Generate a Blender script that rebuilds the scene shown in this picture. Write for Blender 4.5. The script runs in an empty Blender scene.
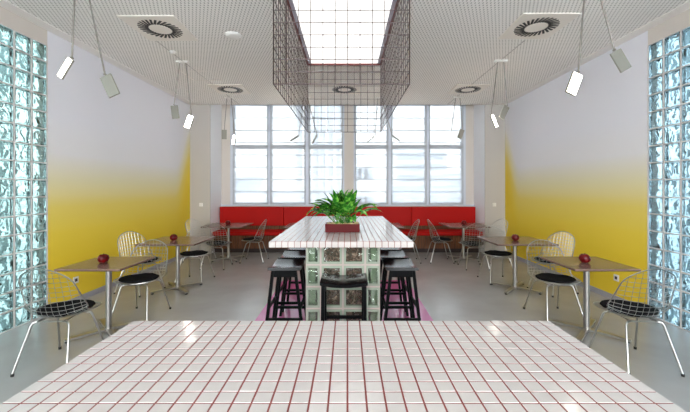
import bpy, math, random
from mathutils import Vector, Matrix
random.seed(7)
S = bpy.context.scene
C = S.collection
PI = math.pi

# ------------------------------------------------------------------ camera, light, exposure
F = 341.0                      # focal length in pixels of the 690 px frame
H = 1.51                       # eye height
W = 3.575                      # half width of the room
Z = 3.39                       # ceiling height
cam = bpy.data.cameras.new('camera'); camo = bpy.data.objects.new('camera', cam); C.objects.link(camo)
camo.location = (0, 0, H); camo.rotation_euler = (PI/2, 0, 0)
cam.sensor_width = 36; cam.lens = F/690*36
cam.shift_x = -2.6/690; cam.shift_y = -18.5/690
cam.clip_start = 0.02; cam.clip_end = 300
S.camera = camo
S.view_settings.view_transform = 'Standard'; S.view_settings.look = 'None'
S.view_settings.gamma = 1; S.view_settings.use_curve_mapping = False
S.view_settings.exposure = 0.54
WORLD = 9.0
PANEL = .86
LED = 18.0

wd = bpy.data.worlds.new('sky'); S.world = wd; wd.use_nodes = True
nt = wd.node_tree; nt.nodes.clear()
tc = nt.nodes.new('ShaderNodeTexCoord'); sx = nt.nodes.new('ShaderNodeSeparateXYZ')
nt.links.new(tc.outputs['Generated'], sx.inputs[0])
mr = nt.nodes.new('ShaderNodeMapRange'); mr.inputs[1].default_value = -1; mr.inputs[2].default_value = 1
nt.links.new(sx.outputs['Z'], mr.inputs[0])
rp = nt.nodes.new('ShaderNodeValToRGB'); nt.links.new(mr.outputs[0], rp.inputs[0])
e = rp.color_ramp.elements
e[0].position = 0.0; e[0].color = (.26, .29, .29, 1)
e[1].position = 1.0; e[1].color = (.80, .90, 1.0, 1)
k = e.new(.47); k.color = (.60, .64, .64, 1)
k = e.new(.51); k.color = (.95, .98, 1.0, 1)
bg = nt.nodes.new('ShaderNodeBackground'); bg.inputs[1].default_value = WORLD
nt.links.new(rp.outputs[0], bg.inputs[0])
wo = nt.nodes.new('ShaderNodeOutputWorld'); nt.links.new(bg.outputs[0], wo.inputs[0])

def portal(loc, rot, sx_, sy_):
    l = bpy.data.lights.new('daylight_portal', 'AREA'); l.shape = 'RECTANGLE'; l.size = sx_; l.size_y = sy_
    l.cycles.is_portal = True
    o = bpy.data.objects.new('daylight_portal', l); C.objects.link(o); o.location = loc; o.rotation_euler = rot
portal((0, 8.62, 2.3), (-PI/2, 0, 0), 5.8, 2.5)       # front windows
portal((0, -3.12, 1.7), (PI/2, 0, 0), 6.6, 3.0)       # opening added behind the viewer for daylight
portal((-3.75, .9, 1.65), (0, -PI/2, 0), 3.2, 6.4)
portal((3.75, .9, 1.65), (0, PI/2, 0), 3.2, 6.4)

# ------------------------------------------------------------------ materials
def srgb(r, g, b):
    f = lambda c: (c/255/12.92 if c/255 <= .04045 else ((c/255+.055)/1.055)**2.4)
    return (f(r), f(g), f(b), 1)
class Mat:
    def __init__(s, name, col=(.8,.8,.8,1), rough=.5, metal=0, spec=.5, **kw):
        s.m = bpy.data.materials.new(name); s.m.use_nodes = True
        s.t = s.m.node_tree; s.n = s.t.nodes; s.b = s.n['Principled BSDF']; s.out = s.n['Material Output']
        s.b.inputs['Base Color'].default_value = col; s.b.inputs['Roughness'].default_value = rough
        s.b.inputs['Metallic'].default_value = metal; s.b.inputs['Specular IOR Level'].default_value = spec
        for a, v in kw.items(): s.b.inputs[a].default_value = v
    def node(s, t, **kw):
        n = s.n.new(t)
        for a, v in kw.items(): setattr(n, a, v)
        return n
    def link(s, a, b): s.t.links.new(a, b)
    def pos(s): return s.node('ShaderNodeTexCoord').outputs['Object']
    def math(s, op, a, b=None):
        n = s.node('ShaderNodeMath', operation=op)
        for i, v in enumerate((a, b)):
            if v is None: continue
            if isinstance(v, (int, float)): n.inputs[i].default_value = v
            else: s.link(v, n.inputs[i])
        return n.outputs[0]
    def noise(s, scale, detail=3, vec=None, stretch=None, dist=0):
        n = s.node('ShaderNodeTexNoise'); n.inputs['Scale'].default_value = scale; n.inputs['Detail'].default_value = detail
        n.inputs['Distortion'].default_value = dist
        v = vec or s.pos()
        if stretch:
            mp = s.node('ShaderNodeMapping'); mp.inputs['Scale'].default_value = stretch; s.link(v, mp.inputs[0]); v = mp.outputs[0]
        s.link(v, n.inputs['Vector']); return n.outputs[0]
    def ramp(s, fac, stops):
        r = s.node('ShaderNodeValToRGB'); s.link(fac, r.inputs[0]); el = r.color_ramp.elements
        el[0].position, el[0].color = stops[0]; el[1].position, el[1].color = stops[-1]
        for p, c in stops[1:-1]:
            q = el.new(p); q.color = c
        return r.outputs[0]
    def color(s, o): s.link(o, s.b.inputs['Base Color'])
    def bump(s, h, strength=.2, dist=.01):
        b = s.node('ShaderNodeBump'); b.inputs['Strength'].default_value = strength; b.inputs['Distance'].default_value = dist
        s.link(h, b.inputs['Height']); s.link(b.outputs[0], s.b.inputs['Normal'])
M = {}
def mat(key, *a, **k): M[key] = Mat(key, *a, **k); return M[key]
def noisy(key, c1, c2, scale, rough=.5, bump=0, stretch=None, lo=.35, hi=.65, **kw):
    m = mat(key, c1, rough, **kw); n = m.noise(scale, 4, stretch=stretch)
    m.color(m.ramp(n, [(lo, c1), (hi, c2)]))
    if bump: m.bump(n, bump)
    return m

# floor: mottled grey resilient floor with a soft sheen
m = noisy('floor_grey', srgb(168,165,162), srgb(178,175,172), 1.6, .28, 0)
n2 = m.noise(9, 5); rr = m.node('ShaderNodeMapRange'); rr.inputs[3].default_value = .18; rr.inputs[4].default_value = .30
m.link(n2, rr.inputs[0]); m.link(rr.outputs[0], m.b.inputs['Roughness'])
noisy('floor_pink', srgb(204,112,162), srgb(208,116,166), 2, .14)
# painted walls: the paint itself fades from white above to yellow below, and runs up the far corner
m = mat('wall_fade', rough=.6, spec=.25)
sp = m.node('ShaderNodeSeparateXYZ'); m.link(m.pos(), sp.inputs[0])
yy, zz = sp.outputs['Y'], sp.outputs['Z']
corner = m.node('ShaderNodeMapRange', interpolation_type='SMOOTHERSTEP'); m.link(yy, corner.inputs[0])
corner.inputs[1].default_value = 7.0; corner.inputs[2].default_value = 7.9; corner.inputs[3].default_value = 0; corner.inputs[4].default_value = .95
h = m.math('SUBTRACT', zz, corner.outputs[0])
mr = m.node('ShaderNodeMapRange', interpolation_type='LINEAR'); m.link(h, mr.inputs[0])
mr.inputs[1].default_value = .62; mr.inputs[2].default_value = 2.4
m.color(m.ramp(mr.outputs[0], [(0, srgb(240,206,56)), (.18, srgb(241,210,72)), (.36, srgb(238,214,108)), (.55, srgb(232,222,180)), (.74, srgb(232,229,228)), (1, srgb(230,229,235))]))
mat('wall_beige', srgb(214,205,196), .7, spec=.2)
mat('wall_grey', srgb(190,184,178), .7, spec=.2)
mat('wall_white', srgb(238,238,240), .6, spec=.2)
mat('skirting', srgb(168,164,168), .5)
# perforated ceiling
m = mat('ceiling_perforated', rough=.8, spec=.1)
sp = m.node('ShaderNodeSeparateXYZ'); m.link(m.pos(), sp.inputs[0])
A = m.math('MULTIPLY', sp.outputs['X'], 2*PI/.040); B = m.math('MULTIPLY', sp.outputs['Y'], 2*PI/.088)
g = m.math('MULTIPLY', m.math('COSINE', A), m.math('COSINE', B))
hole = m.node('ShaderNodeMapRange', interpolation_type='SMOOTHSTEP'); m.link(g, hole.inputs[0])
hole.inputs[1].default_value = .42; hole.inputs[2].default_value = .70
m.color(m.ramp(hole.outputs[0], [(0, srgb(240,236,230)), (1, srgb(164,157,150))]))
mat('ceiling_plain', srgb(238,233,227), .7, spec=.15)
mat('vent_white', srgb(232,224,214), .5)
mat('black_slot', (.015,.015,.015,1), .6)
mat('white_plastic', srgb(232,228,222), .4)
mat('frame_white', srgb(205,209,218), .45)
mat('chrome', (.46,.45,.43,1), .3, 1)
mat('steel', srgb(172,168,162), .32, .85)
mat('rod_steel', srgb(150,144,136), .4, .7)
mat('plate_back', srgb(150,148,138), .45, .4)
mat('black_rubber', (.012,.012,.012,1), .5)
noisy('black_fabric', (.008,.008,.009,1), (.016,.016,.018,1), 300, .9, .15, spec=.05)
m = noisy('stool_black', (.004,.0045,.005,1), (.007,.0075,.008,1), 30, .5, 0, stretch=(1,8,8), spec=.05)
mat('stool_seat', (.006,.0065,.007,1), .22, spec=.45)
mat('cage_wire', srgb(74,58,56), .45, .3)
mat('cage_red', srgb(110,42,38), .5)
mat('recess_lavender', srgb(200,198,210), .5)
# wood table top
m = mat('walnut', rough=.2)
n = m.noise(5, 6, stretch=(1,14,1), dist=.6)
m.color(m.ramp(n, [(.3, srgb(114,90,80)), (.5, srgb(124,99,88)), (.7, srgb(134,108,97))]))
mat('dark_edge', srgb(58,40,34), .5)
# bench
noisy('red_leather', srgb(172,14,8), srgb(180,17,10), 60, .55, .05, spec=.15)
m = mat('slat_wood', rough=.55, spec=.2); n = m.noise(6, 4, stretch=(6,6,.6))
m.color(m.ramp(n, [(.3, srgb(92,56,36)), (.7, srgb(134,88,60))]))
mat('dark_plinth', srgb(44,28,24), .6)
# tiles
mat('tile', srgb(198,191,187), .13, spec=.5)
mat('tile_side', srgb(190,183,178), .2)
mat('grout', srgb(128,58,52), .8)
mat('joint', srgb(186,168,160), .7)
mat('joint_wall', srgb(214,208,204), .7)
# crumpled brown core
m = mat('brown_core', rough=.35); n = m.noise(22, 5, dist=1.5)
m.color(m.ramp(n, [(.35, srgb(52,22,22)), (.52, srgb(100,54,52)), (.68, srgb(190,146,140))])); m.bump(n, .8, .04)
# glass
def glass(key, tint, rough, bscale, bstr, ior=1.42):
    m = mat(key, tint, rough, **{'Transmission Weight': 1.0, 'IOR': ior})
    n = m.noise(bscale, 1, dist=1.2); m.bump(n, bstr, .04); return m
glass('block_teal', (.096,.145,.138,1), .06, 7.5, .6)
glass('block_blue', (.086,.130,.148,1), .06, 7.5, .6)
mat('block_rim', srgb(190,202,182), .12, **{'Transmission Weight': .35})
m = mat('block_clear')
gl = m.node('ShaderNodeBsdfGlossy'); gl.inputs['Roughness'].default_value = .05
tr = m.node('ShaderNodeBsdfTransparent'); tr.inputs[0].default_value = (.90,.95,.89,1)
bp = m.node('ShaderNodeBump'); bp.inputs['Strength'].default_value = .6; bp.inputs['Distance'].default_value = .02
m.link(m.noise(11, 1, dist=1.2), bp.inputs['Height']); m.link(bp.outputs[0], gl.inputs['Normal'])
fr = m.node('ShaderNodeFresnel'); fr.inputs[0].default_value = 1.6; m.link(bp.outputs[0], fr.inputs['Normal'])
mx = m.node('ShaderNodeMixShader'); m.link(fr.outputs[0], mx.inputs[0]); m.link(tr.outputs[0], mx.inputs[1]); m.link(gl.outputs[0], mx.inputs[2])
tl = m.node('ShaderNodeBsdfTranslucent'); tl.inputs[0].default_value = (.62,.74,.58,1); d2 = m.node('ShaderNodeBsdfDiffuse'); d2.inputs[0].default_value = (.56,.68,.52,1)
m2 = m.node('ShaderNodeMixShader'); m2.inputs[0].default_value = .5; m.link(tl.outputs[0], m2.inputs[1]); m.link(d2.outputs[0], m2.inputs[2])
m3 = m.node('ShaderNodeMixShader'); m3.inputs[0].default_value = .04; m.link(mx.outputs[0], m3.inputs[1]); m.link(m2.outputs[0], m3.inputs[2])
m.link(m3.outputs[0], m.out.inputs[0])
m = mat('pane')
gl = m.node('ShaderNodeBsdfGlossy'); gl.inputs['Roughness'].default_value = .02
tr = m.node('ShaderNodeBsdfTransparent'); tr.inputs[0].default_value = (.95,.97,.97,1)
fr = m.node('ShaderNodeFresnel'); fr.inputs[0].default_value = 1.45
mx = m.node('ShaderNodeMixShader'); m.link(fr.outputs[0], mx.inputs[0]); m.link(tr.outputs[0], mx.inputs[1]); m.link(gl.outputs[0], mx.inputs[2])
m.link(mx.outputs[0], m.out.inputs[0])
m = mat('sheer')
df = m.node('ShaderNodeBsdfDiffuse'); df.inputs[0].default_value = (.80,.82,.85,1)
tl = m.node('ShaderNodeBsdfTranslucent'); tl.inputs[0].default_value = (.125,.13,.14,1)
ad = m.node('ShaderNodeMixShader'); ad.inputs[0].default_value = .5; m.link(df.outputs[0], ad.inputs[1]); m.link(tl.outputs[0], ad.inputs[2])
tr = m.node('ShaderNodeBsdfTransparent'); tr.inputs[0].default_value = (1,1,1,1)
mx = m.node('ShaderNodeMixShader'); mx.inputs[0].default_value = .915
m.link(ad.outputs[0], mx.inputs[2]); m.link(tr.outputs[0], mx.inputs[1]); m.link(mx.outputs[0], m.out.inputs[0])
mat('blind_rod', srgb(176,180,186), .5)
def emit(key, col, st):
    m = mat(key, col); m.b.inputs['Emission Color'].default_value = col; m.b.inputs['Emission Strength'].default_value = st
emit('light_panel', (1,.985,.96,1), PANEL)
emit('led', (1,.92,.80,1), LED)
# plant
m = mat('leaf', rough=.27); n = m.noise(30, 3)
m.color(m.ramp(n, [(.3, srgb(22,74,20)), (.5, srgb(50,122,36)), (.68, srgb(130,190,70))]))
m.b.inputs['Subsurface Weight'].default_value = 0
mat('soil', srgb(60,44,34), .9)
noisy('pebble', srgb(190,160,110), srgb(220,196,150), 20, .6)
mat('planter_red', srgb(84,9,12), .5, spec=.15)
m = noisy('ornament', srgb(112,8,12), srgb(66,3,8), 18, .35, spec=.25)
# outdoors
mat('pier_dark', srgb(176,188,192), .8)  # for the unseen slabs added behind the glass blocks
mat('out_ground', srgb(225,226,226), .9)
mat('out_white', srgb(240,240,240), .9)
mat('out_grey', srgb(208,214,222), .9)
mat('out_blue', srgb(210,220,234), .9)
mat('out_pane', srgb(184,194,206), .4)

# ------------------------------------------------------------------ mesh helpers
class MB:
    def __init__(s): s.v = []; s.f = []
    def add(s, vs, fs):
        o = len(s.v); s.v += [tuple(v) for v in vs]; s.f += [tuple(i+o for i in f) for f in fs]; return s
    def box(s, x0, x1, y0, y1, z0, z1):
        return s.add([(x0,y0,z0),(x1,y0,z0),(x1,y1,z0),(x0,y1,z0),(x0,y0,z1),(x1,y0,z1),(x1,y1,z1),(x0,y1,z1)],
                     [(0,3,2,1),(4,5,6,7),(0,1,5,4),(1,2,6,5),(2,3,7,6),(3,0,4,7)])
    def cbox(s, x0, x1, y0, y1, z0, z1, c):           # box with chamfered edges all round
        vs = []; 
        for ax in range(3):
            pass
        P = []
        X = (x0, x0+c, x1-c, x1); Y = (y0, y0+c, y1-c, y1); Zs = (z0, z0+c, z1-c, z1)
        def q(i, j, k): P.append((X[i], Y[j], Zs[k])); return len(P)-1
        idx = {}
        for i in (0,3):
            for j in (0,3):
                for k_ in (0,3):
                    ii = 1 if i == 0 else 2; jj = 1 if j == 0 else 2; kk = 1 if k_ == 0 else 2
                    idx[(i,j,k_)] = (q(i,jj,kk), q(ii,j,kk), q(ii,jj,k_))
        F_ = []
        def face(ax, side):
            o = [a for a in range(3) if a != ax]; r = []
            for (u, w_) in ((0,0),(3,0),(3,3),(0,3)):
                t = [0,0,0]; t[ax] = side; t[o[0]] = u; t[o[1]] = w_; r.append(idx[tuple(t)][ax])
            flip = (side == 0) ^ (ax == 1)
            F_.append(tuple(reversed(r)) if flip else tuple(r))
        for ax in range(3):
            for side in (0,3): face(ax, side)
        cx, cy, cz = (x0+x1)/2, (y0+y1)/2, (z0+z1)/2
        def orient(f):
            a, b, d = (Vector(P[f[0]]), Vector(P[f[1]]), Vector(P[f[2]]))
            n_ = (b-a).cross(d-a); m_ = sum((Vector(P[i]) for i in f), Vector())/len(f) - Vector((cx,cy,cz))
            return f if n_.dot(m_) > 0 else tuple(reversed(f))
        for ax in range(3):                             # edges running along axis ax
            o = [a for a in range(3) if a != ax]
            for u in (0,3):
                for w_ in (0,3):
                    t0 = [0,0,0]; t0[ax] = 0; t0[o[0]] = u; t0[o[1]] = w_
                    t1 = list(t0); t1[ax] = 3
                    a = idx[tuple(t0)]; b = idx[tuple(t1)]
                    F_.append(orient((a[o[0]], b[o[0]], b[o[1]], a[o[1]])))
        for kx in idx.values(): F_.append(orient(kx))
        F_[:6] = [orient(f) for f in F_[:6]]
        return s.add(P, F_)
    def tube(s, pts, r, n=6, closed=False, caps=True):
        pts = [Vector(p) for p in pts]; N = len(pts); rings = []
        rs = r if isinstance(r, (list, tuple)) else [r]*N
        up = None
        for i, p in enumerate(pts):
            if closed: t = pts[(i+1) % N] - pts[i-1]
            else: t = pts[min(i+1, N-1)] - pts[max(i-1, 0)]
            t.normalize()
            if up is None:
                up = Vector((0,0,1)) if abs(t.z) < .9 else Vector((1,0,0))
            a = (up - t*up.dot(t)).normalized(); b = t.cross(a); up = a
            rings.append([p + (a*math.cos(2*PI*k/n) + b*math.sin(2*PI*k/n))*rs[i] for k in range(n)])
        vs = [v for rg in rings for v in rg]; fs = []
        for i in range(N if closed else N-1):
            j = (i+1) % N
            for k in range(n):
                l = (k+1) % n
                fs.append((i*n+k, i*n+l, j*n+l, j*n+k))
        if not closed and caps:
            fs.append(tuple(reversed(range(n)))); fs.append(tuple((N-1)*n+k for k in range(n)))
        return s.add(vs, fs)
    def cyl(s, x, y, z0, z1, r, n=16, r2=None):
        r2 = r if r2 is None else r2
        return s.lathe(x, y, [(0,z0),(r,z0),(r2,z1),(0,z1)], n)
    def lathe(s, x, y, prof, n=16, sx_=1, sy_=1):
        vs = []; fs = []
        for (r, z) in prof:
            for k in range(n): vs.append((x+r*sx_*math.cos(2*PI*k/n), y+r*sy_*math.sin(2*PI*k/n), z))
        for i in range(len(prof)-1):
            for k in range(n):
                l = (k+1) % n; fs.append((i*n+k, i*n+l, (i+1)*n+l, (i+1)*n+k))
        return s.add(vs, fs)
    def bar(s, p, q, w, h, up=(0,0,1)):
        p = Vector(p); q = Vector(q); t = (q-p).normalized(); u = Vector(up)
        if abs(t.dot(u)) > .98: u = Vector((1,0,0))
        a = t.cross(u).normalized()*(w/2); b = a.cross(t).normalized()*(h/2)
        vs = [p-a-b, p+a-b, p+a+b, p-a+b, q-a-b, q+a-b, q+a+b, q-a+b]
        return s.add(vs, [(0,1,2,3),(7,6,5,4),(0,4,5,1),(1,5,6,2),(2,6,7,3),(3,7,4,0)])
    def build(s, name, m, parent=None, smooth=False, loc=None, rz=0, bevel=0):
        me = bpy.data.meshes.new(name); me.from_pydata(s.v, [], s.f); me.update()
        import bmesh
        bm = bmesh.new(); bm.from_mesh(me)
        if smooth: bmesh.ops.remove_doubles(bm, verts=bm.verts, dist=1e-6)
        bmesh.ops.recalc_face_normals(bm, faces=bm.faces)
        bm.to_mesh(me); bm.free()
        if smooth:
            for p in me.polygons: p.use_smooth = True
            me.set_sharp_from_angle(angle=math.radians(40))
        me.materials.append(M[m].m)
        o = bpy.data.objects.new(name, me); C.objects.link(o)
        if parent: o.parent = parent
        if loc: o.location = loc
        if rz: o.rotation_euler.z = rz
        if bevel:
            b = o.modifiers.new('bevel', 'BEVEL'); b.width = bevel; b.segments = 2; b.limit_method = 'ANGLE'
            for p in me.polygons: p.use_smooth = True
            me.set_sharp_from_angle(angle=math.radians(40))
        return o
def tag(o, label, cat, group=None, kind=None):
    o['label'] = label; o['category'] = cat
    if group: o['group'] = group
    if kind: o['kind'] = kind
    return o
def thing(name, label, cat, loc=(0,0,0), rz=0, group=None):
    o = bpy.data.objects.new(name, None); C.objects.link(o); o.location = loc; o.rotation_euler.z = rz
    o.empty_display_size = .1
    return tag(o, label, cat, group)
def struct(name, mb, m, parent=None, **k):
    o = mb.build(name, m, parent, **k)
    if not parent: o['kind'] = 'structure'
    return o
def dup(root, loc, rz, label):
    r = root.copy(); C.objects.link(r); r.location = loc; r.rotation_euler = (0,0,rz); r['label'] = label
    for ch in list(root.children):
        c = ch.copy(); C.objects.link(c); c.parent = r
        for gch in list(ch.children):
            d = gch.copy(); C.objects.link(d); d.parent = c
    return r

# ------------------------------------------------------------------ room shell
YB = 7.735; YW = 8.43; XR = 3.117; YG0, YG1 = -2.34, 4.06; YR = -3.0; ZB = 3.20
struct('floor', MB().box(-W-.15, W+.15, YR-.1, YW+.3, -.1, 0), 'floor_grey')
struct('trim_1', MB().box(-1.05, .97, 1.6, 5.54, 0, .003), 'floor_pink')['label'] = 'pink floor inlay under the tall tiled table'
for sd, s_ in (('left', -1), ('right', 1)):
    def bx(mb, a, b, *r):
        x0, x1 = sorted((s_*a, s_*b)); return mb.box(x0, x1, *r)
    struct('wall_'+sd, bx(MB(), W, W+.012, YG1, YB+.001, 0, Z+.15), 'wall_fade')
    struct('wall_outer_'+sd, bx(MB(), W+.012, W+.15, YG1, YB+.001, 0, Z+.15), 'wall_beige')
    up = bx(MB(), W, W+.15, YG0, YG1, ZB, Z+.15); bx(up, W, W+.15, YR, YG0, 0, Z+.15)
    struct('wall_upper_'+sd, up, 'wall_beige')
    struct('wall_return_'+sd, bx(MB(), XR, W+.15, YB, YB+.02, 0, Z+.15), 'wall_grey')
    struct('wall_recess_'+sd, bx(MB(), XR, W+.15, YB+.02, YW+.2, 0, Z+.5), 'wall_white')
    sk = bx(MB(), W-.012, W, YG1+.01, YB, 0, .07); bx(sk, XR, W, YB-.012, YB, 0, .07)
    struct('baseboard_'+sd, sk, 'skirting')
# window wall pieces (px columns of the photograph turned into metres at YW)
def wx(px): return (px-347.6)/40.45
WZ0, WZ1 = 1.09, Z+.42
struct('wall_far', MB().box(-XR-.01, XR+.01, YW, YW+.2, 0, WZ0-.03), 'wall_beige')
pf = MB().box(-XR-.01, wx(230.2), YW, YW+.2, WZ0-.03, WZ1); pf.box(wx(344.4), wx(353.6), YW-.03, YW+.2, WZ0-.03, WZ1); pf.box(wx(465.7), XR+.01, YW, YW+.2, WZ0-.03, WZ1)
struct('wall_far_pier', pf, 'wall_beige')
struct('trim_2', MB().box(-XR, XR, YW-.06, YW+.02, WZ0-.035, WZ0), 'frame_white')['label'] = 'white window sill'
# wall behind the viewer: left as a wide opening, added to brighten the room
bk = MB().box(-W, W, YR-.15, YR, 0, .25); bk.box(-W, W, YR-.15, YR, 3.2, Z+.15)
for x in (-3.45, -1.15, 1.15, 3.45): bk.box(x-.12, x+.12, YR-.15, YR, .25, 3.2)
struct('wall_near', bk, 'wall_beige')
# ceiling: perforated field with an opening for the light box, plain margins, recess over the windows
XC = 3.43; LX0, LX1, LY0, LY1 = -.605, .505, 2.75, 5.19
cl = MB()
cl.box(-XC, LX0, YR, YB, Z, Z+.1); cl.box(LX1, XC, YR, YB, Z, Z+.1)
cl.box(LX0, LX1, YR, LY0, Z, Z+.1); cl.box(LX0, LX1, LY1, YB, Z, Z+.1)
struct('ceiling', cl, 'ceiling_perforated')
mg = MB().box(-W-.1, -XC, YR, YB, Z-.012, Z+.1); mg.box(XC, W+.1, YR, YB, Z-.012, Z+.1)
struct('trim_3', mg, 'ceiling_plain')['label'] = 'plain ceiling margin along the side walls'
re = MB().box(-XR-.1, XR+.1, YB-.02, YB+.02, Z, WZ1); re.box(-XR-.1, XR+.1, YB, YW+.2, WZ1, WZ1+.1)
struct('ceiling_recess', re, 'ceiling_plain')
roof = MB().box(-W-.2, W+.2, YR-.2, YB+.05, Z+.3, Z+.4)
struct('ceiling_void', roof, 'ceiling_plain')

# windows
def window(name, xs):
    """xs = [left edge, (glass0, glass1) * 3, right edge] in pixels"""
    zt = 2.516
    fr = MB(); y0, y1 = YW+.0, YW+.09
    edges = [xs[0]] + [v for p in xs[1:-1] for v in p] + [xs[-1]]
    for a, b in zip(edges[0::2], edges[1::2]): fr.box(wx(a), wx(b), y0, y1, WZ0, WZ1-.01)
    for a, b in xs[1:-1]:
        fr.box(wx(a), wx(b), y0+.01, y1-.01, WZ0, WZ0+.05); fr.box(wx(a), wx(b), y0+.01, y1-.01, zt-.05, zt+.05)
        fr.box(wx(a), wx(b), y0+.01, y1-.01, WZ1-.07, WZ1-.01)
    w = struct(name, fr, 'frame_white')
    pn = MB()
    for a, b in xs[1:-1]: pn.box(wx(a), wx(b), y0+.045, y0+.050, WZ0+.05, WZ1-.07)
    pn.build('pane', 'pane', w)
    return w
L_ = [230.2, (234.8,266.8), (272.2,304.2), (310.4,341.4), 344.4]
R_ = [353.6, (356.4,386.6), (392.6,424.8), (430.2,461.3), 465.7]
window('window_1', L_); window('window_2', R_)
bl_lab = ['leftmost sheer white roman blind, over the bay beside the left pier', 'sheer white roman blind over the second window bay from the left',
          'sheer white roman blind just left of the middle pier, above the plant', 'sheer white roman blind just right of the middle pier',
          'sheer white roman blind over the second window bay from the right', 'rightmost sheer white roman blind, beside the right pier']
for i, (a, b) in enumerate(L_[1:-1] + R_[1:-1]):
    x0, x1 = wx(a)-.04, wx(b)+.04
    cx = (x0+x1)/2; hw = (x1-x0)/2
    t = thing('roman_blind', bl_lab[i], 'blind', (cx, YW-.030, 1.10), 0, 'sheer blinds in the window wall')
    zs = [1.10 + .303*j for j in range(9)]
    vs = []; fs = []
    for j, z in enumerate(zs[:-1]):
        for q in range(5):
            u = q/4; vs.append((.012*math.sin(PI*u), z-1.10+.303*u))
    vs.append((0, zs[-1]-1.10))
    mb = MB(); n_ = len(vs)
    mb.add([(-hw, -y, z) for y, z in vs] + [(hw, -y, z) for y, z in vs], [(k, k+1, n_+k+1, n_+k) for k in range(n_-1)])
    mb.build('fabric', 'sheer', t)
    for j in range(1, 8): MB().box(-hw, hw, -.008, .0, zs[j]-1.10-.009, zs[j]-1.10+.009).build('batten', 'blind_rod', t)
    MB().box(-hw, hw, -.012, .008, -.012, .008).build('bottom_rail', 'blind_rod', t)
    MB().box(-hw, hw, -.02, .02, zs[-1]-1.10, WZ1-1.10).build('head_rail', 'frame_white', t)

# glass block walls, one on each side, nearest the viewer
def block_wall(name, s_, m):
    jt = MB(); x0, x1 = sorted((s_*(W+.0), s_*(W+.08)))
    ncol = int(round((YG1-YG0)/.2)); 
    xi0, xi1 = sorted((s_*(W-.003), s_*(W+.083)))
    for r in range(17): jt.box(xi0, xi1, YG0, YG1, max(0, r*.2-.006), min(ZB, r*.2+.006))
    for c in range(ncol+1): jt.box(xi0+.001, xi1-.001, YG0+c*.2-.006, YG0+c*.2+.006, 0, ZB)
    w = struct(name, jt, 'joint_wall')
    b = MB()
    for r in range(16):
        for c in range(ncol):
            y = YG0+c*.2; b.cbox(x0, x1, y+.0065, y+.1935, r*.2+.0065, r*.2+.1935, .010)
    b.build('glass_blocks', m, w)
block_wall('window_3', -1, 'block_teal'); block_wall('window_4', 1, 'block_blue')
for s_, nm in ((-1, 'wall_beyond_left'), (1, 'wall_beyond_right')):  # unseen slabs added outside so the blocks refract light and dark bands
    pr = MB()
    for k_ in range(7):
        x0, x1 = sorted((s_*5.2, s_*5.5)); pr.box(x0, x1, -3.2+k_*1.3, -2.55+k_*1.3, -3, 3.4)
    x0, x1 = sorted((s_*5.19, s_*5.51)); pr.box(x0, x1, -3.4, 5.4, 3.2, 3.9); pr.box(x0, x1, -3.4, 5.4, -3, -.1)
    struct(nm, pr, 'pier_dark')
# ground outside, made pale to bounce daylight up to the ceiling
struct('floor_outside', MB().box(-60, 60, -60, 120, -3.2, -3.0), 'out_ground')

# ------------------------------------------------------------------ ceiling fittings
t = thing('ceiling_light_box', 'large white luminous ceiling panel framed in dark red above the wire cage', 'ceiling light', (-.05, 3.97, Z))
hx, hy = (LX1-LX0)/2, (LY1-LY0)/2
fr = MB(); q = .012
fr.box(-hx-q, -hx+q, -hy, hy, -.02, .12); fr.box(hx-q, hx+q, -hy, hy, -.02, .12); fr.box(-hx-q, hx+q, -hy-q, -hy+q, -.02, .12); fr.box(-hx-q, hx+q, hy-q, hy+q, -.02, .12)
fr.build('frame', 'cage_red', t)
rv = MB(); rv.box(-hx+q, -hx+.055, -hy+q, hy-q, .0, .02); rv.box(hx-.055, hx-q, -hy+q, hy-q, .0, .02); rv.build('reveal', 'recess_lavender', t)
MB().box(-hx+.055, hx-.055, -hy+q, hy-q, .005, .02).build('diffuser', 'light_panel', t)

# wire cage hung below the light box: four walls of 10 cm mesh
t = thing('wire_cage', 'large open box of dark wire mesh hanging around the ceiling light', 'wire cage', (-.05, 3.97, 2.35))
cx2, cy2 = .552, 1.2; hz = Z-2.35-.022
def mesh_wall(name, along_x, c, seed):
    mb = MB(); n_ = 11 if along_x else 24; hl = cx2 if along_x else cy2; rw = .0034
    P = (lambda u, z: (u, c, z)) if along_x else (lambda u, z: (c, u, z))
    for k_ in range(n_+1):
        u = -hl + 2*hl*k_/n_; mb.tube([P(u, 0), P(u, hz)], rw*(1.5 if k_ in (0, n_) else 1), 5)
    for j in range(11): mb.tube([P(-hl, j*.1), P(hl, j*.1)], rw*(1.5 if j == 0 else 1), 5)
    mb.build(name, 'cage_wire', t)
mesh_wall('mesh_panel', True, -cy2, 0); mesh_wall('mesh_panel', True, cy2, 1)
mesh_wall('mesh_panel', False, -cx2, 2); mesh_wall('mesh_panel', False, cx2, 3)

# air diffusers
def vent(x, y, label):
    t = thing('air_vent', label, 'ceiling vent', (x, y, Z), 0, 'round swirl air vents in the ceiling')
    MB().box(-.31, .31, -.31, .31, -.012, 0).build('cover_plate', 'vent_white', t)
    sl = MB()
    for k_ in range(28):
        a = 2*PI*k_/28; r0, r1 = .125, .235; a2 = a+.28
        p = Vector((r0*math.cos(a), r0*math.sin(a), -.0125)); q_ = Vector((r1*math.cos(a2), r1*math.sin(a2), -.0125))
        sl.bar(p, q_, .025, .003)
    sl.build('slots', 'black_slot', t)
    MB().cyl(0, 0, -.016, -.012, .115, 24).build('hub', 'vent_white', t)
vent(-2.21, 4.03, 'square ceiling vent with black swirl slots, large one at upper left')
vent(2.20, 3.98, 'square ceiling vent with black swirl slots, large one at upper right')
vent(-2.24, 6.52, 'small far swirl vent, left of the wire cage')
vent(2.30, 6.52, 'small far swirl vent, right of the wire cage')
vent(-.06, 6.52, 'far swirl vent seen through the middle of the wire cage')
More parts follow.
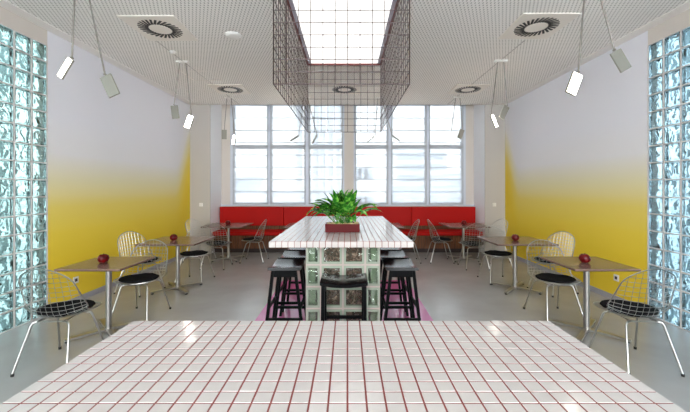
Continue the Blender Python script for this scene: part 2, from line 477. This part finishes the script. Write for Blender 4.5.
tag(MB().lathe(0, 0, [(0,-.03),(.07,-.028),(.095,-.012),(.10,0),(0,0)], 24).build('smoke_detector', 'white_plastic', smooth=True, loc=(-1.41, 4.2, Z)),
    'round white disc on the perforated ceiling between vent and wire cage', 'smoke detector')
for x, y, lb in ((-2.42, 4.72, 'tiny white sprinkler cap on the ceiling behind the left front vent'), (-1.36, 6.55, 'small cream sprinkler on the ceiling at the left rear edge of the cage')):
    tag(MB().lathe(0, 0, [(0,-.03),(.025,-.028),(.045,-.008),(.05,0),(0,0)], 16).build('sprinkler', 'white_plastic', smooth=True, loc=(x, y, Z)), lb, 'sprinkler')
for x in (-2.45, 2.26): 
    o = struct('trim_'+('4' if x < 0 else '5'), MB().box(x-.008, x+.008, 4.34, YB-.03, Z-.004, Z), 'wall_grey'); o['label'] = 'thin joint line in the ceiling'
k_ = 6
for x in (-2.55, 2.10):
    for y in (5.75, 6.95):
        hb = MB(); s_ = .25
        for (a, b, c, d) in ((-s_,s_,-s_,-s_+.008),(-s_,s_,s_-.008,s_),(-s_,-s_+.008,-s_,s_),(s_-.008,s_,-s_,s_)): hb.box(x+.1+a, x+.1+b, y+c, y+d, Z-.003, Z)
        o = struct('trim_%d' % k_, hb, 'vent_white'); o['label'] = 'outline of an access hatch in the ceiling'; k_ += 1

# twin pendant lamps: canopy, two slanting rods, two tilted plates
def pendant(x, y, arms, label):
    t = thing('twin_pendant_lamp', label, 'pendant lamp', (x, y, Z), 0, 'twin rod pendant lamps')
    cb = MB().cbox(-.095, -.005, -.03, .03, -.03, 0, .006); cb.cbox(.005, .095, -.03, .03, -.03, 0, .006); cb.box(-.09, .09, -.02, .02, -.012, 0)
    cb.build('canopy', 'white_plastic', t)
    for k_, (dx, dz, ax, az, psi, lit) in enumerate(arms):
        x0 = -.045 if k_ == 0 else .045
        end = Vector((dx, 0, dz))
        MB().tube([(x0, 0, -.028), end], .0075, 8).build('rod', 'rod_steel', t)
        ps = math.radians(psi); a = Vector((ax, 0, az)).normalized()
        b = Vector((-a.z, 0, a.x))*math.cos(ps) + Vector((0, math.sin(ps), 0)); n_ = a.cross(b)
        if n_.dot(Vector((x, y, Z-H-.8))) > 0: n_ = -n_
        if not lit: n_ = -n_                       # n_ = the side the light leaves from
        L, w_, th = .195, .052, .009
        c0 = end + a*.012; c1 = c0 + a*L
        pl = MB().add([c0-b*w_-n_*th, c0+b*w_-n_*th, c0+b*w_+n_*th, c0-b*w_+n_*th, c1-b*w_-n_*th, c1+b*w_-n_*th, c1+b*w_+n_*th, c1-b*w_+n_*th],
                      [(0,1,2,3),(7,6,5,4),(0,4,5,1),(1,5,6,2),(2,6,7,3),(3,7,4,0)])
        hd = pl.build('lamp_head', 'plate_back', t, bevel=.002)
        m0 = n_*(th+.0006); i = .006; e0 = c0+a*i; e1 = c1-a*i; w2 = w_-i
        MB().add([e0-b*w2+m0, e0+b*w2+m0, e1+b*w2+m0, e1-b*w2+m0], [(0,1,2,3)]).build('diffuser', 'led', hd)
        MB().tube([end-Vector((0,.012,0)), end+Vector((0,.012,0))], .009, 8).build('hinge', 'rod_steel', hd)
P1 = 'twin plate pendant lamp, '
pendant(-2.39, 3.05, [(-.075,-.72,-.52,-.86,-27,True),(.22,-.87,.41,-.91,0,False)], P1+'nearest one by the left glass blocks')
pendant(-2.45, 5.07, [(-.13,-.65,.13,-1,0,False),(.13,-.80,-.35,-1,-15,True)], P1+'middle one of the left row')
pendant(-2.46, 7.08, [(-.10,-.67,.0,-1,0,False),(.11,-.78,-.10,-1,-45,True)], P1+'rearmost of the left row, at the left window edge')
pendant(-.875, 7.08, [(-.14,-.80,-.85,-.53,88,False),(.24,-.79,-.5,-.85,88,False)], P1+'behind the left side of the wire cage')
pendant(.67, 7.08, [(-.10,-.80,-.75,-.65,88,False),(.25,-.79,.8,-.6,88,False)], P1+'behind the right side of the wire cage')
pendant(2.28, 7.05, [(-.14,-.75,.10,-1,40,True),(.095,-.67,-.35,-.95,10,False)], P1+'rearmost of the right row, at the right window edge')
pendant(2.26, 5.03, [(-.14,-.80,.37,-.93,45,True),(.095,-.67,-.42,-.9,25,False)], P1+'middle one of the right row')
pendant(2.176, 3.05, [(-.113,-.85,-.35,-.94,10,True),(.21,-.65,.50,-.85,0,False)], P1+'nearest one by the right glass blocks')

# ------------------------------------------------------------------ tiled counters
def tiled_top(t, x0, nx, y0, ny, z1, s=.05, m='tile'):
    """slab of grout with raised glazed tiles; local coords equal world here"""
    x1, y1 = x0+nx*s, y0+ny*s; z0 = z1-.05; g = .0022
    MB().box(x0+.003, x1-.003, y0+.003, y1-.003, z0, z1-.0012).build('slab', 'grout', t)
    tl = MB()
    rnd = random.Random(3)
    for i in range(nx):
        for j in range(ny):
            a, b = x0+i*s+g, y0+j*s+g; a1, b1 = x0+(i+1)*s-g, y0+(j+1)*s-g
            c = .0009; dz = [rnd.uniform(-.0003,.0003) for _ in range(4)]
            tl.add([(a,b,z1-.0016),(a1,b,z1-.0016),(a1,b1,z1-.0016),(a,b1,z1-.0016),(a+c,b+c,z1+dz[0]),(a1-c,b+c,z1+dz[1]),(a1-c,b1-c,z1+dz[2]),(a+c,b1-c,z1+dz[3])],
                   [(4,5,6,7),(0,1,5,4),(1,2,6,5),(2,3,7,6),(3,0,4,7)])
    tl.build('top_tiles', m, t)
    ed = MB(); zz0, zz1 = z0+.0015, z1-.0035
    for i in range(nx):
        a, a1 = x0+i*s+g, x0+(i+1)*s-g
        ed.cbox(a, a1, y0-.003, y0+.004, zz0, zz1, .0014); ed.cbox(a, a1, y1-.004, y1+.003, zz0, zz1, .0014)
    for j in range(ny):
        a, a1 = y0+j*s+g, y0+(j+1)*s-g
        ed.cbox(x0-.003, x0+.004, a, a1, zz0, zz1, .0014); ed.cbox(x1-.004, x1+.003, a, a1, zz0, zz1, .0014)
    ed.build('edge_tiles', 'tile_side', t)
def block_column(t, xc, y0, ys, ztop, rows, widths, lvl0):
    """hollow plinth of pale green glass blocks round a brown core"""
    X0 = xc-sum(widths)/2; y1 = y0+ys*.2; th = .08
    b = MB(); j = MB(); cc = MB(); g = .008
    def ring(x0, x1, ya, yb, a, c, ax):
        f = .020
        if ax == 'y':
            b.box(x0, x0+f, ya, yb, a, c); b.box(x1-f, x1, ya, yb, a, c); b.box(x0+f, x1-f, ya, yb, a, a+f); b.box(x0+f, x1-f, ya, yb, c-f, c)
            cc.box(x0+f, x1-f, ya+.003, ya+.008, a+f, c-f)
        else:
            b.box(x0, x1, ya, ya+f, a, c); b.box(x0, x1, yb-f, yb, a, c); b.box(x0, x1, ya+f, yb-f, a, a+f); b.box(x0, x1, ya+f, yb-f, c-f, c)
            xx = x0+.003 if x0 < xc else x1-.008
            cc.box(xx, xx+.005, ya+f, yb-f, a+f, c-f)
    zl = [0.0] + [lvl0 + .196*k_ for k_ in range(rows)]
    zl = [z for z in zl if z < ztop-.03] + [ztop]
    for a, c in zip(zl[:-1], zl[1:]):
        x = X0
        for w_ in widths:
            ring(x+g, x+w_-g, y0, y0+th, a+g, c-g, 'y'); ring(x+g, x+w_-g, y1-th, y1, a+g, c-g, 'y'); x += w_
        for q_ in range(ys):
            ya, yb = y0+q_*.2, y0+(q_+1)*.2
            if q_ == 0: ya = y0+th+.006
            if q_ == ys-1: yb = y1-th-.006
            ring(X0, X0+th, ya+g, yb-g, a+g, c-g, 'x'); ring(X0+sum(widths)-th, X0+sum(widths), ya+g, yb-g, a+g, c-g, 'x')
    x = X0; xs = [X0]
    for w_ in widths: x += w_; xs.append(x)
    for x in xs:
        for yy_ in (y0+.004, y1-th+.004): j.box(max(X0+.004, x-g), min(xs[-1]-.004, x+g), yy_, yy_+th-.008, 0, ztop)
    for z in zl:
        a, c = max(0, z-g), min(ztop, z+g)
        for yy_ in (y0+.005, y1-th+.005): j.box(X0+.006, xs[-1]-.006, yy_, yy_+th-.01, a, c)
        for xx in (X0+.005, xs[-1]-th+.005): j.box(xx, xx+th-.01, y0+.006, y1-.006, a, c)
    for q_ in range(1, ys):
        for xx in (X0+.004, xs[-1]-th+.004): j.box(xx, xx+th-.008, y0+q_*.2-g, y0+q_*.2+g, 0, ztop)
    j.build('joints', 'joint', t); nb = len(b.f); b.add(cc.v, cc.f); gb = b.build('glass_blocks', 'block_rim', t); gb.data.materials.append(M['block_clear'].m)
    for p in gb.data.polygons: p.material_index = int(p.index >= nb)
    MB().box(X0+widths[0]+.002, xs[-1]-widths[-1]-.002, y0+.030, y1-.030, 0.001, ztop-.002).build('core', 'brown_core', t)
t = thing('tiled_counter', 'near white tiled counter with red grout filling the bottom of the picture', 'counter', (0,0,0))
tiled_top(t, -.895, 35, -.362, 36, .953, .0497)
block_column(t, -.026, .1, 5, .903, 5, (.2,.2,.2,.2,.2,.2), .1)
t = thing('tiled_bar_table', 'tall white tiled bar table on glass block base with a plant on top', 'bar table', (0,0,0))
tiled_top(t, -.626, 23, 2.72, 48, 1.08)
block_column(t, -.042, 3.06, 8, 1.03, 6, (.1375,.2,.2,.1375), .031)

# planter and plant
t = thing('potted_plant', 'leafy green plant in a low dark red box on the tiled bar table', 'potted plant', (-.05, 3.35, 1.081))
pb = MB(); a, b, h_ = .165, .095, .08; w_ = .008
pb.box(-a, a, -b, b, 0, .01); pb.box(-a, a, -b, -b+w_, .01, h_); pb.box(-a, a, b-w_, b, .01, h_); pb.box(-a, -a+w_, -b+w_, b-w_, .01, h_); pb.box(a-w_, a, -b+w_, b-w_, .01, h_)
pb.build('planter', 'planter_red', t)
MB().box(-a+w_, a-w_, -b+w_, b-w_, .01, .066).build('soil', 'soil', t)
pe = MB(); rnd = random.Random(5)
for k_ in range(90):
    x, y = rnd.uniform(-.145,.145), rnd.uniform(-.075,.075); r = rnd.uniform(.010,.019)
    pe.lathe(x, y, [(0,.064),(r*.8,.066),(r,.066+r*.5),(r*.7,.066+r),(0,.066+r*1.2)], 7, 1, rnd.uniform(.7,1.2))
o = pe.build('pebbles', 'pebble', t, smooth=True); o['kind'] = 'stuff'
lf = MB(); rnd = random.Random(11)
def leaf(base, az, el, L, wd_, bend, roll):
    d = Vector((math.cos(az)*math.cos(el), math.sin(az)*math.cos(el), math.sin(el))); p = Vector(base)
    N = 9; side0 = Vector((-math.sin(az), math.cos(az), 0)); vs = []; fs = []
    stem = L*.55; pts = [p.copy()]
    for i in range(4):
        p = p + d*(stem/4); d = (d + Vector((0,0,-bend*.03))).normalized(); pts.append(p.copy())
    lf.tube(pts, [.0032,.003,.0028,.0025,.0022], 5)
    for i in range(N+1):
        u = i/N; ww = wd_*(math.sin(PI*min(1, u**.75))**.8)*.5 + .0008 if 0 < u < 1 else .0008
        s_ = (side0*math.cos(roll) + d.cross(side0)*math.sin(roll)).normalized(); nrm = s_.cross(d).normalized()
        if nrm.z < 0: nrm = -nrm
        cup = nrm*ww*.35
        vs += [p - s_*ww + cup, p, p + s_*ww + cup]
        if i < N:
            fs += [(3*i, 3*i+1, 3*i+4, 3*i+3), (3*i+1, 3*i+2, 3*i+5, 3*i+4)]
            p = p + d*(L/N); d = (d + Vector((0,0,-bend*L*.55*(.4+u)))).normalized()
    lf.add(vs, fs)
for k_ in range(66):
    az = rnd.uniform(0, 2*PI); tier = rnd.random()
    el = math.radians(36 + 48*tier + rnd.uniform(-6,6))
    L = rnd.uniform(.20,.26); 
    leaf((rnd.uniform(-.07,.07), rnd.uniform(-.05,.05), .068), az, el, L*(.95 if tier > .5 else 1.05), rnd.uniform(.060,.088), rnd.uniform(.9,2.0), rnd.uniform(-.35,.35))
lf.build('foliage', 'leaf', t, smooth=True)

# ------------------------------------------------------------------ stools
def make_stool(label):
    t = thing('saddle_stool', label, 'bar stool', (0,0,0), 0, 'black saddle stools around the tiled bar table')
    # local x = long axis of the seat
    A, Bq, zt, th = .19, .15, .76, .028; nx = 12; vs = []; fs = []
    for i in range(nx+1):
        u = -1+2*i/nx; zc = zt - .020*(1-u*u)
        for (y, z) in ((-Bq, zc-th), (-Bq, zc-.004), (-Bq+.006, zc), (Bq-.006, zc), (Bq, zc-.004), (Bq, zc-th)): vs.append((u*A, y, z))
    for i in range(nx):
        for k_ in range(6): l = (k_+1) % 6; fs.append((i*6+k_, i*6+l, (i+1)*6+l, (i+1)*6+k_))
    fs += [tuple(range(6)), tuple(nx*6+k_ for k_ in range(6))[::-1]]
    MB().add(vs, fs).build('seat', 'stool_seat', t, smooth=True)
    for s_ in (-1, 1):
        MB().box(s_*.158-.011, s_*.158+.011, -.10, .10, .665, .732).build('apron', 'stool_black', t)
        MB().bar((s_*.166, -.175, .265), (s_*.166, .175, .265), .020, .026).build('rung', 'stool_black', t)
        MB().bar((-.166, s_*.150, .37), (.166, s_*.150, .37), .020, .026).build('rung', 'stool_black', t)
        for q_ in (-1, 1):
            lg = MB(); x = s_*.168; w_ = .014; yt, yb = q_*.105, q_*.190
            lg.add([(x-w_,yb-w_,0),(x+w_,yb-w_,0),(x+w_,yb+w_,0),(x-w_,yb+w_,0),(x-w_,yt-w_,.733),(x+w_,yt-w_,.733),(x+w_,yt+w_,.733),(x-w_,yt+w_,.733)],
                   [(0,3,2,1),(4,5,6,7),(0,1,5,4),(1,2,6,5),(2,3,7,6),(3,0,4,7)])
            lg.build('leg', 'stool_black', t)
    return t
st = make_stool('black saddle stool facing the short near end of the bar table')
st.location = (-.03, 2.852, 0)
# seat length of the side stools runs along the table
for x, sd in ((-.598, 'left'), (.515, 'right')):
    for k_, y in enumerate((3.38, 3.84, 4.30)):
        w_ = ('nearest', 'middle', 'farthest')[k_]
        dup(st, (x, y, 0), PI/2, '%s of the three black saddle stools on the %s side of the bar table' % (w_, sd))

# ------------------------------------------------------------------ cafe tables
def cafe_table(x, y, w_, d_, label, rz=0, warm=True):
    t = thing('cafe_table', label, 'table', (x, y, 0), rz, 'square wooden cafe tables')
    top = MB().cbox(-w_/2, w_/2, -d_/2, d_/2, .712, .73, .003).build('tabletop', 'walnut', t)
    MB().box(-w_/2+.004, w_/2-.004, -d_/2+.004, d_/2-.004, .707, .712).build('underside', 'dark_edge', t)
    MB().cyl(0, 0, .04, .70, .028, 20).build('post', 'steel', t, smooth=True)
    MB().box(-.13, .13, -.13, .13, .697, .707).build('mounting_plate', 'steel', t)
    MB().cyl(0, 0, .018, .06, .036, 20).build('hub', 'steel', t, smooth=True)
    for k_ in range(4):
        a = PI/4 + k_*PI/2; c, s_ = math.cos(a), math.sin(a)
        ar = MB().bar((.02*c, .02*s_, .038), (.36*c, .36*s_, .030), .046, .022).build('foot_arm', 'steel', t)
        MB().cyl(.34*c, .34*s_, 0, .020, .017, 12).build('foot_pad', 'black_rubber', ar, smooth=True)
    return t
TB = [(-2.49, 3.555, .63, .60, 'nearest wooden cafe table on the left, beside the glass block wall'),
      (2.49, 3.555, .63, .60, 'nearest wooden cafe table on the right, beside the glass block wall'),
      (-2.52, 5.06, .82, .76, 'second wooden cafe table along the left yellow wall'),
      (2.48, 5.06, .84, .76, 'second wooden cafe table along the right yellow wall'),
      (-2.50, 7.16, .83, .80, 'wooden cafe table at the left end of the red bench'),
      (2.43, 7.16, .83, .80, 'wooden cafe table at the right end of the red bench'),
      (-.85, 7.16, .83, .80, 'cafe table at the red bench just left behind the bar table'),
      (.71, 7.16, .83, .80, 'cafe table at the red bench just right behind the bar table')]
for x, y, w_, d_, lb in TB: cafe_table(x, y, w_, d_, lb)
# dark red round ornaments
import bmesh
def ornament(x, y, r, label, seed):
    bm = bmesh.new(); bmesh.ops.create_icosphere(bm, subdivisions=2, radius=r)
    rnd = random.Random(seed)
    for v in bm.verts:
        v.co *= 1 + rnd.uniform(-.03, .03); v.co.z *= .94
        rr_ = math.hypot(v.co.x, v.co.y)/r
        if v.co.z > 0: v.co.z -= r*.18*max(0, 1-rr_*2.2)
        if v.co.z < -r*.80: v.co.z = -r*.80
    zmin = min(v.co.z for v in bm.verts)
    me = bpy.data.meshes.new('body'); bm.to_mesh(me); bm.free(); me.materials.append(M['ornament'].m)
    t = thing('round_ornament', label, 'ornament', (x, y, .7305-zmin), 0, 'dark red ornaments on the cafe tables')
    o = bpy.data.objects.new('body', me); C.objects.link(o); o.parent = t
    MB().tube([(0,0,r*.70), (.002,0,r*.85), (.006,0,r*1.02)], .003, 6).build('stem', 'dark_edge', t)
ON = [(-2.535, 3.54, .054, 'round dark red ornament on the nearest left cafe table'), (2.46, 3.54, .055, 'round dark red ornament on the nearest right cafe table'),
      (-2.56, 5.02, .055, 'round dark red ornament on the second left cafe table'), (2.47, 5.02, .055, 'round dark red ornament on the second right cafe table'),
      (-2.50, 7.12, .055, 'round dark red ornament on the table at the left end of the bench'), (2.43, 7.12, .055, 'round dark red ornament on the table at the right end of the bench')]
for k_, (x, y, r, lb) in enumerate(ON): ornament(x, y, r, lb, k_)

# ------------------------------------------------------------------ wire chairs
def catmull(P, n):
    out = []
    P = [P[0]] + list(P) + [P[-1]]
    for i in range(1, len(P)-2):
        for k_ in range(n):
            t_ = k_/n; p0, p1, p2, p3 = P[i-1], P[i], P[i+1], P[i+2]
            out.append(tuple(.5*((2*b)+(-a+c)*t_+(2*a-5*b+4*c-d)*t_**2+(-a+3*b-3*c+d)*t_**3) for a, b, c, d in zip(p0,p1,p2,p3)))
    out.append(P[-2]); return out
# centre line of the shell: (v position, y forward, z, half width, edge curl)
KEY = [(.248,.437,.19,.012), (.20,.436,.215,.018), (.10,.420,.238,.030), (0,.408,.250,.045), (-.09,.412,.258,.065), (-.145,.440,.260,.080),
       (-.172,.50,.258,.085), (-.187,.58,.244,.078), (-.200,.66,.230,.065), (-.214,.74,.215,.050), (-.226,.80,.200,.036), (-.235,.858,.175,.024)]
PR = catmull(KEY, 6)
def arc_prep():
    s_ = [0]
    for a, b in zip(PR[:-1], PR[1:]): s_.append(s_[-1] + math.hypot(b[0]-a[0], b[1]-a[1]))
    return s_
AR = arc_prep(); TOT = AR[-1]
def prof(s_):
    s_ = max(0, min(TOT, s_))
    for i in range(len(AR)-1):
        if AR[i+1] >= s_:
            t_ = (s_-AR[i])/(AR[i+1]-AR[i]+1e-9)
            a, b = PR[i], PR[i+1]; r = tuple(p+(q_-p)*t_ for p, q_ in zip(a, b))
            ty, tz = b[0]-a[0], b[1]-a[1]; l = math.hypot(ty, tz); return r, (-tz/l*-1, ty/l*-1)
def halfw(s_):
    (r, _) = prof(s_); w_ = r[2]
    for e_, ln in ((s_, .13), (TOT-s_, .16)):
        if e_ < ln: w_ *= max(0.0, 1-(1-e_/ln)**2.4)**.5
    return w_
def shell(x, s_):
    (y, z, w_, c), (ny, nz) = prof(s_)
    # normal pointing up on the seat and forward on the back
    k_ = c*min(1.3, abs(x)/.235)**2.2
    return (x, y + abs(ny)*k_, z + abs(nz)*k_)
def make_chair(label):
    t = thing('wire_chair', label, 'chair', (0,0,0), 0, 'wire chairs with black seat pads')
    wr = MB(); r = .0021
    NS = 60
    for i in range(-5, 6):
        x = i*.046
        ss = [TOT*k_/NS for k_ in range(NS+1) if halfw(TOT*k_/NS) >= abs(x)]
        if len(ss) > 2: wr.tube([shell(x, s_) for s_ in ss], r, 4, caps=False)
    n_ = 20
    for j in range(1, n_):
        s_ = TOT*j/n_; w_ = halfw(s_)
        wr.tube([shell(w_*(-1+2*k_/12), s_) for k_ in range(13)], r, 4, caps=False)
    wr.build('wire_shell', 'chrome', t, smooth=True)
    rim = []
    ss = [TOT*(.5-.5*math.cos(PI*k_/46)) for k_ in range(47)]
    for s_ in ss: rim.append(shell(halfw(s_), s_))
    for s_ in reversed(ss[1:-1]): rim.append(shell(-halfw(s_), s_))
    MB().tube(rim, .0052, 6, closed=True).build('rim', 'chrome', t, smooth=True)
    pad = MB(); N = 28
    def padpt(a, rr_, dz):
        x = .212*rr_*math.cos(a); y = .040 + .192*rr_*math.sin(a)
        # height of the shell under this point
        best = min(range(len(PR)//2+8), key=lambda i: abs(PR[i][0]-y) if PR[i][1] < .46 else 9)
        z = PR[best][1] + PR[best][3]*min(1.3, abs(x)/.235)**2.2
        return (x, y, z + dz)
    rings = [(0,.004),(.6,.004),(.93,.006),(1.0,.016),(.97,.026),(.85,.032),(.5,.034),(0,.035)]
    vs = []; fs = []
    for rr_, dz in rings:
        for k_ in range(N): vs.append(padpt(2*PI*k_/N, rr_, dz))
    for i in range(len(rings)-1):
        for k_ in range(N): l = (k_+1) % N; fs.append((i*N+k_, i*N+l, (i+1)*N+l, (i+1)*N+k_))
    pad.add(vs, fs).build('seat_pad', 'black_fabric', t, smooth=True)
    bf = MB()
    for s_ in (-1, 1): bf.tube([(s_*.105, -.13, .398), (s_*.105, .12, .398)], .006, 8)
    bf.tube([(-.13, .11, .390), (.13, .11, .390)], .006, 8); bf.tube([(-.13, -.11, .390), (.13, -.11, .390)], .006, 8)
    bf.build('base_frame', 'chrome', t, smooth=True)
    for sx_ in (-1, 1):
        for sy_ in (-1, 1):
            top = (sx_*.11, sy_*.11, .390); bnd = (sx_*.142, sy_*.125, .386); b2 = (sx_*.155, sy_*.132, .365); ft = (sx_*.214, sy_*.232, .014)
            lg = MB().tube([top, bnd, b2, ft], .0082, 8).build('leg', 'chrome', t, smooth=True)
            MB().cyl(ft[0], ft[1], 0, .022, .0115, 10).build('foot_glide', 'black_rubber', lg, smooth=True)
    return t
def face(dx, dy): return math.atan2(dy, dx) - PI/2
CH = [(-2.47, 2.96, -.02, 1, 'nearest left wire chair, in front of the glass block wall'),
      (2.47, 2.96, .02, 1, 'nearest right wire chair, in front of the glass block wall'),
      (-2.43, 4.02, -.04, -1, 'wire chair at the far side of the nearest left table'),
      (2.42, 4.02, .04, -1, 'wire chair at the far side of the nearest right table'),
      (-3.02, 4.97, .94, -.30, 'wire chair between the left yellow wall and the second left table'),
      (2.98, 4.97, -.94, -.30, 'wire chair between the right yellow wall and the second right table'),
      (-2.47, 5.53, -.04, -1, 'wire chair at the far side of the second left table'),
      (2.42, 5.53, .04, -1, 'wire chair at the far side of the second right table'),
      (-3.04, 7.02, .95, -.25, 'wire chair in the left corner between yellow wall and bench table'),
      (3.00, 7.02, -.95, -.25, 'wire chair in the right corner between yellow wall and bench table'),
      (-2.48, 6.47, .0, 1, 'wire chair with its back to the viewer at the left end bench table'),
      (2.38, 6.45, .0, 1, 'wire chair with its back to the viewer at the right end bench table'),
      (-1.91, 7.0, -1, .0, 'wire chair seen side on, on the aisle side of the left end bench table'),
      (1.88, 6.98, 1, .0, 'wire chair seen side on, on the aisle side of the right end bench table'),
      (1.22, 6.98, -1, .0, 'wire chair seen side on, turned to the table right behind the bar table')]
c0 = make_chair(CH[0][4]); c0.location = (CH[0][0], CH[0][1], 0); c0.rotation_euler.z = face(CH[0][2], CH[0][3])
for x, y, dx, dy, lb in CH[1:]: dup(c0, (x, y, 0), face(dx, dy), lb)

# ------------------------------------------------------------------ bench
t = thing('red_bench', 'long red upholstered bench on a slatted wood base under the windows', 'bench', (0, 8.0, 0))
XB = 3.10; seams = [-XB, -1.55, 0, 1.54, XB]
for a, b in zip(seams[:-1], seams[1:]):
    MB().box(a+.002, b-.002, .25, .36, .585, 1.04).build('back_panel', 'red_leather', t, bevel=.012)
    MB().box(a+.0015, b-.0015, -.225, .262, .41, .50).build('seat_cushion', 'red_leather', t, bevel=.018)
sl = MB(); s2 = MB(); n_ = 112
for k_ in range(n_):
    x = -XB + 2*XB*(k_+.5)/n_; sl.box(x-.022, x+.022, -.12, -.10, .10, .408)
    s2.box(x-.022, x+.022, .268, .285, .5, .584)
sl.build('slatted_front', 'slat_wood', t); s2.build('slatted_back', 'slat_wood', t)
MB().box(-XB, XB, -.10, .30, .09, .408).build('carcass', 'dark_plinth', t)
MB().box(-XB, XB, .285, .36, .408, .584).build('back_carcass', 'dark_plinth', t)
MB().box(-XB+.01, XB-.01, -.07, .28, 0, .09).build('plinth', 'dark_plinth', t)

# ------------------------------------------------------------------ sockets and switches
def wall_box(name, lb, cat, s_, y, z):
    t = thing(name, lb, cat, (s_*W, y, z))
    x0, x1 = sorted((0, -s_*.010)); MB().cbox(x0, x1, -.043, .043, -.043, .043, .003).build('cover', 'white_plastic', t)
    x0, x1 = sorted((-s_*.0102, -s_*.0112)); MB().box(x0, x1, -.02, .02, -.02, .02).build('socket_well', 'dark_edge', t)
wall_box('wall_socket', 'white wall socket low on the left yellow wall behind the near table', 'socket', -1, 4.48, .295)
wall_box('wall_socket', 'white wall socket low on the right yellow wall behind the near table', 'socket', 1, 4.53, .31)
for s_, lb in ((-1, 'small white thermostat on the grey pillar left of the bench'), (1, 'small white thermostat on the grey pillar right of the bench')):
    t = thing('thermostat', lb, 'thermostat', (s_*3.32, YB, 1.12))  # light switch on the pillar, built as a cover with a round dial
    MB().cbox(-.04, .04, -.025, 0, -.04, .04, .006).build('cover', 'white_plastic', t)
    MB().cyl(0, 0, 0, .012, .022, 16).build('dial', 'white_plastic', t).rotation_euler.x = PI/2
    t.children[-1].location = (0, -.025, .008)

# ------------------------------------------------------------------ buildings outside
def building(x, y, w_, d_, z1, m, rows, cols, label, win=(1.2, 1.4)):
    t = thing('office_building', label, 'building', (x, y, -3.0))
    MB().box(-w_/2, w_/2, 0, d_, 0, z1+3).build('wall', m, t)
    MB().box(-w_/2-.3, w_/2+.3, -.3, d_+.3, z1+3, z1+3.4).build('roof', 'out_white', t)
    if rows:
        for r in range(rows):
            wn = MB()
            for c in range(cols):
                cx_ = -w_/2 + w_*(c+.5)/cols; cz = 1.6 + (z1+2.2)*(r+.5)/rows - .8
                wn.box(cx_-win[0]/2, cx_+win[0]/2, -.06, .02, cz-win[1]/2, cz+win[1]/2)
            wn.build('window_row', 'out_pane', t)
def bxp(px, Y): return (px-347.6)/F*Y
def bzp(py, Y): return H + (187.5-py)/F*Y
building(bxp(422, 70), 70, bxp(447,70)-bxp(397,70), 12, bzp(151,70), 'out_white', 5, 9, 'pale apartment block with rows of small windows seen through the right window')
building(bxp(420, 40), 40, bxp(447,40)-bxp(393,40), 8, bzp(186,40), 'out_blue', 0, 0, 'low pale blue block in front of the apartment block outside')
building(bxp(455, 55), 55, bxp(470,55)-bxp(447,55), 8, bzp(174,55), 'out_grey', 2, 3, 'grey block at the right edge of the right window outside')
building(bxp(363, 45), 45, bxp(372,45)-bxp(354,45), 8, bzp(160,45), 'out_white', 2, 3, 'white block outside just right of the middle pier')
building(bxp(240, 50), 50, bxp(246,50)-bxp(228,50), 8, bzp(176,50), 'out_grey', 2, 2, 'grey block outside at the left edge of the left window')
t = thing('terrace_wall', 'low pale terrace wall seen outside the left window', 'wall', (bxp(285,30), 30, -3))
MB().box(-5.5, 5.5, 0, .4, 0, bzp(193,30)+3).build('wall', 'out_white', t)
MB().box(-5.6, 5.6, -.1, .5, bzp(193,30)+3, bzp(191,30)+3).build('coping', 'out_grey', t)
fn = [298, 315, 322, 330, 338]
for k_, px in enumerate(fn):
    Y = 26; w_ = .35
    o = MB().box(-w_/2, w_/2, 0, 1.2, 0, bzp(100,Y)+3).build('facade_fin', 'out_grey', None, loc=(bxp(px,Y), Y, -3.0))
    tag(o, ('leftmost','second','third','fourth','rightmost')[k_]+' of the tall grey facade columns outside the left window', 'column', 'tall grey facade columns outside')
